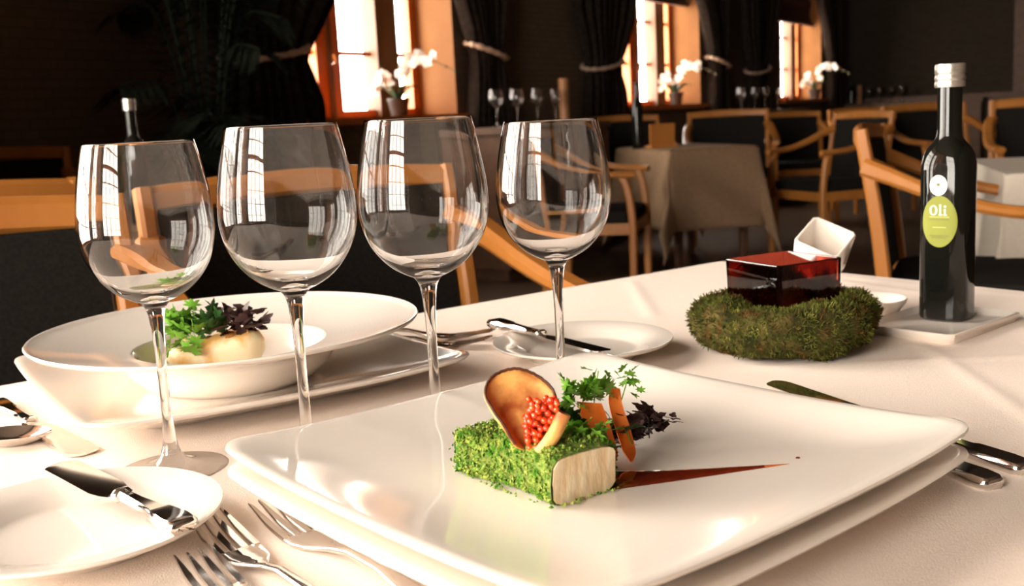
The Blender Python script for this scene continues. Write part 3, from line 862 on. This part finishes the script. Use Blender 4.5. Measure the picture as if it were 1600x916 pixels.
LEAF = {'g': [leaf_mesh('leaf', 'herb', 7, seed=i, wd=1.) for i in range(4)], 'd': [leaf_mesh('leaf', 'herb_dark', 5, seed=i + 9) for i in range(2)],
        'p': [leaf_mesh('leaf', 'purple', 3, seed=i + 20, wd=1.1, curl=.7) for i in range(3)]}


def sprig(name, label, pts, stems, stem_m='herb'):
    """pts: (x,y,z,size,kind,azimuth,tilt) in table coordinates; stems: lists of points."""
    root = empty(name, T(pts[0][0], pts[0][1], pts[0][2]))
    o0 = Vector(pts[0][:3])
    for x_, y_, z_, s_, kd, az, tl in pts:
        o = bpy.data.objects.new('leaf', random.choice(LEAF[kd])); COL.objects.link(o); o.parent = root
        o.location = Vector((x_, y_, z_)) - o0; o.scale = (s_, s_, s_)
        o.rotation_euler = (random.uniform(-.5, .5), -tl, az)
    for st in stems:
        MB().tube([tuple(Vector(p) - o0) for p in spline(st, 4)], .0004, 5).build('stalk', stem_m, root)
    return tag(root, label, 'herb')


def cg(s_): return max(-1.7, min(1.7, random.gauss(0, 1))) * s_


def cloud(c, spread, n, s0, s1, kd, face=-pi / 2, fs=1.3, tilt=(.4, 1.5)):
    return [(c[0] + cg(spread[0]), c[1] + cg(spread[1]), c[2] + cg(spread[2]), random.uniform(s0, s1), kd, face + random.uniform(-fs, fs), random.uniform(*tilt)) for _ in range(n)]


# ------------------------------------------------------------------ the dish in front: herb-crusted fish
FZ = PZ + .0152                                 # plate surface above the table
F0 = Vector((.0165, .5295)); la = Vector((-.59, .807)); wa = Vector((.807, .59))
fish = empty('crusted_fish', T(F0.x, F0.y, FZ), atan2(wa.y, wa.x))     # local x across the cut face, local y along the piece
LN, WD, HT = .094, .043, .0255


def fish_sec(v, k=1.):
    e = 1 - max(0, (v - .86) / .14) ** 2 * .45
    bend = .004 * sin(v * 5); hh = HT * (1 + .12 * sin(v * 7) + .05 * sin(v * 15)) * (1 - .35 * max(0, (v - .8) / .2) ** 2)
    out = []
    for j in range(20):
        a = 2 * pi * j / 20; c_, s_ = cos(a), sin(a)
        px = WD / 2 + WD / 2 * e * k * (abs(c_) ** .38) * (1 if c_ > 0 else -1) + bend
        pz = max(0, hh / 2 + hh / 2 * k * (abs(s_) ** .38) * (1 if s_ > 0 else -1))
        out.append((px + .0010 * sin(v * 40 + j), v * LN, pz))
    return out


MB().loft([fish_sec(i / 24, 1. if i == 0 else .94) for i in range(24)]).build('flesh', 'fish', fish, angle=50)
rings = [[(p[0], p[1] + .0008, p[2]) for p in fish_sec(i / 24, 1.04)] for i in range(25)]
MB().loft(rings, False, True).build('crust_layer', 'crumb_base', fish, angle=50)
mb = MB()
for k in range(7000):
    v_ = random.uniform(.015, 1.0) ** .95; j = random.randrange(20)
    a_, b_ = fish_sec(v_)[j], fish_sec(v_)[(j + 1) % 20]; u = random.random()
    p = Vector(a_).lerp(Vector(b_), u); c_ = Vector((WD / 2, p.y, HT / 2)); nr = (p - c_).normalized()
    if v_ > .93:
        q = random.random(); p = c_.lerp(p, sqrt(q)); p.y = LN * (.985 + .02 * random.random()); nr = (nr * .4 + Vector((0, 1, 0))).normalized()
    if p.z < .0012 and random.random() < .8: continue
    p = p + nr * random.uniform(.0004, .0028)
    d1 = Vector((random.gauss(0, 1), random.gauss(0, 1), random.gauss(0, 1))).normalized(); d2 = d1.cross(nr + Vector((.01, 0, 0))).normalized()
    s_ = random.uniform(.0007, .0021)
    if p.z - s_ < 0: p.z = s_
    q = [p + d1 * s_, p + d2 * s_ * .6 + nr * .0003, p - d1 * s_ * .8, p - d2 * s_ * .6, p + nr * s_ * .6]
    mb.add(q, [(0, 1, 4), (1, 2, 4), (2, 3, 4), (3, 0, 4)])
for k in range(70):                              # crumbs fallen along the foot of the piece
    v_ = random.uniform(0, 1); p = Vector((-random.uniform(.001, .006), v_ * LN, .001)) if k % 3 else Vector((random.uniform(0, WD), -random.uniform(.0005, .004), .0012))
    s_ = random.uniform(.0006, .0016); d = random.uniform(0, 6)
    mb.add([(p.x + s_ * cos(d), p.y + s_ * sin(d), p.z), (p.x - s_ * sin(d), p.y + s_ * cos(d), p.z), (p.x - s_ * cos(d), p.y - s_ * sin(d), p.z), (p.x, p.y, p.z + s_)], [(0, 1, 3), (1, 2, 3), (2, 0, 3)])
o = mb.build('herb_crumbs', 'crumb', fish, smooth=False); o['kind'] = 'stuff'
tag(fish, 'block of white fish with a bright green herb crust', 'fish')

# crisp cornet with roe
AP = Vector((.0035, .556, .0575))                # its point, standing on the fish
cr = empty('crisp_cornet', T(*AP), 0)


def rim(u):                                      # u from 0 (left free edge) round the back to 1 (right free edge)
    a = radians(-152 + 268 * u)                 # angle about the axis, 0 = away from the viewer
    r = .0185 + .002 * sin(u * 9)
    tab_ = [(0, .004), (.10, .022), (.25, .036), (.45, .0425), (.62, .041), (.80, .029), (.92, .018), (1, .012)]
    h = sum(lerp_tab(tab_, u + q_) for q_ in (-.09, -.06, -.03, 0, .03, .06, .09)) / 7 if .09 < u < .91 else sum(lerp_tab(tab_, u + q_) for q_ in (-.03, 0, .03)) / 3
    return Vector((-.0005 + r * sin(a) * (.55 + .45 * min(1, h / .03)), .006 + r * .75 * cos(a), h))


n = 48; ms = 10
rings = []
for q in range(ms + 1):
    k = .06 + .94 * q / ms
    row = []
    for i in range(n + 1):
        p = rim(i / n); bul = 1 + .16 * sin(pi * k)
        row.append((p.x * k * bul, p.y * k * bul, p.z * k - .001))
    rings.append(row)
o = MB().loft(rings, False, False, closed=False).build('shell', 'crisp', cr, angle=60)
sm = o.modifiers.new('thickness', 'SOLIDIFY'); sm.thickness = .0011
MB().tube([tuple(rim(i / 60) + Vector((0, 0, -.0010 + .0002 * sin(i * 2.3)))) for i in range(54)], .00085, 6).build('charred_edge', 'crisp_edge', cr)
# the rolled lip at the right
path = spline([(.0075, -.010, .001), (.0125, -.0105, .0075), (.0165, -.0095, .0135), (.0205, -.0085, .0215)], 5)
sp = []
for k in range(26):
    a = -1.2 + k * 2 * pi * 1.35 / 25; r = .0030 + .0016 * k / 25; sp.append((r * cos(a), r * sin(a)))
spi = [((abs(x_ + 0) and x_) * .72, y_ * .72) for x_, y_ in reversed(sp)]
MB().sweep(path, sp + spi, cap=True).build('rolled_lip', 'crisp', cr, angle=60)
tag(cr, 'toasted crisp cornet with dark rim standing on the fish', 'crisp')
mb = MB(); got = []
tries = 0
while len(got) < 120 and tries < 9000:
    tries += 1
    z = random.uniform(.002, .0275); k = z / .0245
    p = Vector((random.uniform(-.004, .0135) * (.35 + .75 * k) + .0025, random.uniform(-.0085, .006), z))
    if p.x < -.004 + .006 * k: continue
    if all((p - q).length > .0023 for q in got):
        got.append(p); mb.ball(tuple(p), random.uniform(.0016, .0020), 10, 6)
o = mb.build('salmon_roe', 'roe', loc=T(*AP), angle=0)
tag(o, 'heap of shiny orange roe filling the crisp cornet', 'roe', kind='stuff')


# carrot strips
def ribbon(name, pts, widths, th, label, across=(1, 0, 0)):
    o0 = Vector(pts[0]); P = spline([tuple(Vector(p) - o0) for p in pts], 6); n = len(P)
    A = Vector(across).normalized(); rings = []
    for i, p in enumerate(P):
        w_ = lerp_tab(widths, i / (n - 1)) / 2; Tn = (P[min(i + 1, n - 1)] - P[max(i - 1, 0)]).normalized(); N = A.cross(Tn).normalized()
        rings.append([tuple(p + A * a + N * b_) for a, b_ in ((-w_, -th), (0, -th * 1.3), (w_, -th), (w_, th), (0, th * .7), (-w_, th))])
    o = MB().loft(rings).build(name, 'carrot', loc=T(*o0), angle=50)
    return tag(o, label, 'carrot', 'carrot strips beside the fish')


ribbon('carrot_strip', [(.0480, .5880, .0345), (.0485, .590, .043), (.0455, .597, .055), (.0420, .606, .0675)], [(0, .010), (.3, .0155), (.7, .0160), (1, .0145)], .0012, 'broad orange carrot strip leaning under the herb leaves', (1, -.1, -.12))
ribbon('carrot_strip', [(.0645, .597, .0335), (.0635, .603, .041), (.0610, .611, .052), (.0585, .618, .064), (.0600, .622, .0715)], [(0, .0015), (.18, .0085), (.5, .0100), (.8, .008), (1, .004)], .0012, 'pointed narrow carrot strip to the right of the broad one', (1, -.2, -.25))

sprig('chervil_sprig', 'bright green herb sprig topping the carrot strips',
      [(.042, .611, .069, .010, 'g', -1.6, .3)] + cloud((.043, .616, .0715), (.0080, .004, .0030), 48, .006, .0105, 'g') + cloud((.067, .622, .0735), (.0035, .003, .0045), 14, .005, .008, 'g', tilt=(-.6, 1.)) + cloud((.046, .616, .079), (.004, .003, .003), 6, .005, .008, 'g', tilt=(-1., .6)),
      [[(.047, .610, .045), (.045, .614, .060), (.049, .617, .084)], [(.052, .610, .045), (.060, .616, .060), (.067, .622, .077)], [(.045, .612, .070), (.034, .613, .077), (.031, .612, .073)]])
sprig('dark_herb_leaves', 'dark green leaves between crisp, carrots and fish',
      [(.033, .585, .050, .010, 'd', -1.5, .5)] + cloud((.026, .592, .0545), (.0040, .006, .0060), 60, .008, .012, 'd') + cloud((.044, .582, .0425), (.0045, .003, .0025), 20, .007, .010, 'd') + cloud((.0340, .568, .0605), (.009, .004, .002), 30, .006, .010, 'g', tilt=(.2, 1.3)) + cloud((.030, .608, .066), (.005, .003, .003), 14, .007, .010, 'g'),
      [[(.034, .590, .036), (.034, .592, .05), (.036, .596, .07)]])
sprig('herb_leaf_pair', 'two dark green leaves lying on the narrow carrot strip',
      [(.0635, .6035, .0500, .011, 'd', -1.2, .7), (.0600, .604, .0510, .010, 'g', -2.4, .3), (.0660, .606, .0505, .010, 'd', -.6, .4)], [[(.0625, .606, .0505), (.063, .603, .049), (.066, .600, .043)]])
sprig('purple_cress', 'dark purple cress leaves at the right end of the garnish',
      [(.074, .640, .044, .009, 'p', -1.5, .5)] + cloud((.079, .640, .0425), (.0065, .005, .0040), 56, .005, .0085, 'p', fs=3) + cloud((.060, .618, .044), (.0075, .005, .005), 60, .006, .010, 'p', fs=3) + cloud((.0975, .648, .0410), (.0012, .001, .0018), 4, .004, .006, 'p', fs=3),
      [[(.068, .630, .037), (.080, .638, .047), (.0975, .648, .0405)], [(.070, .632, .054), (.079, .634, .050), (.080, .632, .036)]], 'purple')


# sauce
def smear(name, pts, label, m_, th=.0007):
    rings = []
    o0 = pts[0]
    for x_, y_, w_, dx, dy in pts:
        l = hypot(dx, dy); nx, ny = -dy / l, dx / l; r = []
        for k in range(13):
            a = -1 + 2 * k / 12; X, Y = x_ + nx * a * w_, y_ + ny * a * w_
            r.append((X - o0[0], Y - o0[1], plate_z(X, Y) + .0002 + th * min(1, w_ / .004) * (1 - a ** 4)))
        for k in range(12, -1, -1):
            a = -1 + 2 * k / 12; X, Y = x_ + nx * a * w_, y_ + ny * a * w_; r.append((X - o0[0], Y - o0[1], plate_z(X, Y) + .0001))
        rings.append(r)
    return MB().loft(rings).build(name, m_, loc=T(o0[0], o0[1], 0), angle=60)


ss = empty('sauce_streak', T(.045, .569, 0))
P0, P1 = Vector((.045, .5690)), Vector((.153, .5800))
pts = []
for k in range(16):
    u = k / 15; p = P0.lerp(P1, u * .86); pts.append((p.x, p.y - .0012 * sin(u * pi), .0155 * (1 - u * .86) ** 1.25 + .0008, .108, .011))
a_ = smear('streak', pts, '', 'sauce'); a_.parent = ss; a_.location = (0, 0, 0)
q0 = pts[-1]
pts = [(q0[0] + (P1.x - q0[0]) * u, q0[1] + (P1.y - q0[1]) * u, q0[2] * (1 - u) + .0004, .108, .011) for u in (0, .3, .6, .85, 1)]
a_ = smear('thin_tip', pts, '', 'sauce_thin', .0003); a_.parent = ss; a_.location = (pts[0][0] - .045, pts[0][1] - .569, 0)
tag(ss, 'dark red-brown sauce streak tapering to the right of the fish', 'sauce')
zz = plate_z(.160, .589)
o = MB().lathe([(0, 0), (.0013, 0), (.0014, .0003), (.0009, .0008), (0, .0010)], 14).build('sauce_drop', 'sauce', loc=T(.160, .589, zz + .0001))
tag(o, 'single tiny sauce drop past the end of the streak', 'sauce')

# ------------------------------------------------------------------ the dish behind: seared fish with cress
BZ = .0175 + .0086
f2 = empty('seared_fish', T(-.272, .948, BZ), radians(14))
rings = []
for i in range(21):
    u = i / 20; x_ = -.044 + .088 * u; e = sqrt(max(.02, 1 - (2 * u - 1) ** 6))
    rings.append([(x_, .021 * e * (abs(cos(a)) ** .45) * (1 if cos(a) > 0 else -1) + .003 * sin(u * 6), max(0, .0125 + .0135 * e * (abs(sin(a)) ** .6) * (1 if sin(a) > 0 else -1) * (1 + .08 * sin(u * 17 + a * 3)) + .010 * (u - .3) * (1 if sin(a) > 0 else .3))) for a in [2 * pi * k / 20 for k in range(20)]])
MB().loft(rings).build('fillet', 'fish2', f2, angle=60)
rings = [[(-.030 + .060 * u, y_, .0262 + .010 * (u - .3) + .0015 * sin(u * 20) - 3 * y_ * y_ * 4) for y_ in (-.016, -.010, 0, .010, .016)] + [(-.030 + .060 * u, y_, .0225 + .008 * (u - .3)) for y_ in (.016, .010, 0, -.010, -.016)] for u in [k / 12 for k in range(13)]]
MB().loft(rings).build('seared_skin', 'crisp', f2, angle=60)
tag(f2, 'piece of seared white fish inside the round bowl', 'fish')
zt = BZ + .031
sprig('green_cress', 'green herb leaves on the fish in the round bowl',
      [(-.296, .946, zt, .014, 'g', -1.6, .6)] + cloud((-.298, .945, zt + .008), (.009, .006, .0080), 34, .011, .017, 'g') + cloud((-.274, .945, zt + .005), (.008, .005, .006), 26, .011, .017, 'd') + cloud((-.285, .925, zt - .009), (.012, .003, .004), 7, .010, .015, 'g', tilt=(.5, 1.4)) + cloud((-.308, .932, zt - .006), (.004, .003, .008), 5, .007, .012, 'g'),
      [[(-.285, .94, zt - .006), (-.30, .94, zt + .012), (-.305, .942, zt + .030)], [(-.284, .936, zt - .012), (-.286, .934, zt + .006), (-.288, .938, zt + .016)], [(-.30, .94, zt + .015), (-.285, .945, zt + .022), (-.262, .95, zt + .012)], [(-.30, .938, zt + .006), (-.315, .934, zt), (-.317, .930, zt - .018)]])
sprig('purple_cress', 'dark purple cress leaves on the fish in the round bowl',
      [(-.245, .950, zt + .006, .012, 'p', -1.5, .6)] + cloud((-.246, .948, zt + .006), (.011, .006, .0055), 44, .009, .015, 'p', fs=3) + cloud((-.263, .95, zt + .017), (.003, .003, .002), 5, .008, .012, 'p', fs=3), [[(-.26, .95, zt - .004), (-.262, .95, zt + .008), (-.264, .95, zt + .016)]], 'purple')


# ------------------------------------------------------------------ plants
def flower_mesh():
    mb = MB()
    for k in range(5):
        a = 2 * pi * k / 5 + pi / 2; L_ = 1. if k != 2 else .9; wd = .52 if k in (1, 4) else .36
        v = []
        for i in range(6):
            u = i / 5; w_ = wd * sin(pi * min(.98, u * .92 + .06)) ** .8
            for s_ in (-1, 0, 1): v.append((L_ * u * cos(a) - s_ * w_ * sin(a), L_ * u * sin(a) + s_ * w_ * cos(a), -.18 * u * u + .08 * abs(s_) + (.03 if k in (1, 4) else 0)))
        f = [(i * 3 + j, i * 3 + j + 1, i * 3 + j + 4, i * 3 + j + 3) for i in range(5) for j in range(2)]
        mb.add(v, f)
    mb.ball((0, -.1, .12), .16, 8, 5)
    me = bpy.data.meshes.new('flower'); me.from_pydata(mb.v, [], mb.f); me.materials.append(M['orchid']); me.shade_smooth()
    return me


FL = flower_mesh()


def orchid(p, rz, s, label, seed):
    rnd = random.Random(seed); root = empty('potted_orchid', p, rz); root.scale = (s, s, s)
    MB().lathe([(0, 0), (.045, 0), (.06, .085), (.064, .09), (.064, .098), (.057, .098), (.053, .085), (0, .082)], 24).build('pot', 'pot', root)
    for k in range(6):
        a = k * 1.05 + .3; L_ = rnd.uniform(.10, .15); rings = []
        for i in range(8):
            u = i / 7; w_ = .022 * sin(pi * min(.97, .1 + u * .9)) ; r = .01 + L_ * u; z = .085 + .075 * sin(u * 2.2)
            rings.append([(r * cos(a) - q * sin(a), r * sin(a) + q * cos(a), z + abs(q) * .5 + d) for q, d in ((-w_, 0), (0, -.002), (w_, 0), (0, .002))])
        MB().loft(rings).build('leaf', 'orchid_leaf', root)
    for sgn, hgt, rch, nf in ((1, .27, .20, 11), (-1, .20, .13, 11)):
        path = spline([(0, 0, .08), (sgn * .02, 0, hgt * .6), (sgn * .07, -.01, hgt + .02), (sgn * rch, -.02, hgt + (.02 if sgn > 0 else -.06)), (sgn * rch * (1.7 if sgn > 0 else 1.1), -.02, hgt - .05)], 6)
        MB().tube([tuple(q) for q in path], .0028, 6).build('flower_stem', 'stem', root)
        for k in range(nf):
            q = path[int(len(path) * (.34 + .46 * k / nf))]
            o = bpy.data.objects.new('flower', FL); COL.objects.link(o); o.parent = root
            o.location = (q.x + rnd.uniform(-.018, .018), q.y - .015, q.z + rnd.uniform(-.02, .03)); z_ = rnd.uniform(.028, .037); o.scale = (z_, z_, z_)
            o.rotation_euler = (pi / 2 + rnd.uniform(-.4, .3), rnd.uniform(-.6, .6), rnd.uniform(-.9, .3))
        if sgn > 0:
            for q in (path[-2], path[-4]): MB().ball((q.x, q.y, q.z), .009, 8, 5).build('bud', 'stem', root)
    return tag(root, label, 'orchid', 'white orchids on the window sills')


orchid(room(-.46, .14, SILL), -.1, 1.15, 'white orchid in a dark pot on the tall window sill', 3)
orchid(room(4.32 - .36, .12, SILL), -.1, 1.2, 'white orchid on the sill of the middle window', 5)
orchid(room(8.64 - .22, .03, SILL), -.1, 1.35, 'white orchid on the sill of the far window', 8)


def palm(p, label, n=18, seed=4, h=1.5):
    rnd = random.Random(seed); root = empty('potted_palm', p)
    MB().lathe([(0, 0), (.15, 0), (.20, .34), (.21, .36), (.21, .39), (.185, .39), (.18, .35), (0, .34)], 28).build('pot', 'pot', root)
    for k in range(n):
        a = 2 * pi * k / n * 2.4 + rnd.uniform(-.2, .2); H_ = h * rnd.uniform(.35, 1.05); R_ = rnd.uniform(.30, .50)
        path = spline([(0, 0, .34), (.06 * cos(a), .06 * sin(a), .34 + H_ * .45), (R_ * .5 * cos(a), R_ * .5 * sin(a), .34 + H_ * .85), (R_ * cos(a), R_ * sin(a), .34 + H_ * .86)], 7)
        mb = MB().tube([tuple(q) for q in path], .006, 5)
        m_ = len(path)
        for i in range(6, m_):
            for q in range(2):
                b0 = path[i] if q == 0 else path[i].lerp(path[i - 1], .5)
                Tn = (path[min(i + 1, m_ - 1)] - path[i - 1]).normalized(); S = Tn.cross(Vector((0, 0, 1))).normalized()
                for sg in (-1, 1):
                    L_ = .30 * sin(pi * (.18 + .75 * (i - 6) / (m_ - 6))); d = (S * sg * .85 + Tn * .55 - Vector((0, 0, .22 + rnd.random() * .2))).normalized()
                    wv = d.cross(Vector((0, 0, 1))).normalized() * .011
                    e = b0 + d * L_ - Vector((0, 0, .04)); mid = b0 + d * L_ * .5
                    mb.add([b0, mid + wv, e, mid - wv], [(0, 1, 2, 3)])
        mb.build('frond', 'palm', root, smooth=False)
    return tag(root, label, 'plant')


palm((-1.25, 4.55, 0), 'large dark palm filling the shaded corner behind the chairs', 26, 4, 1.75)
palm((5.35, 8.9, 0), 'dark palm half in view at the right edge in the shade', 16, 9, 1.6)
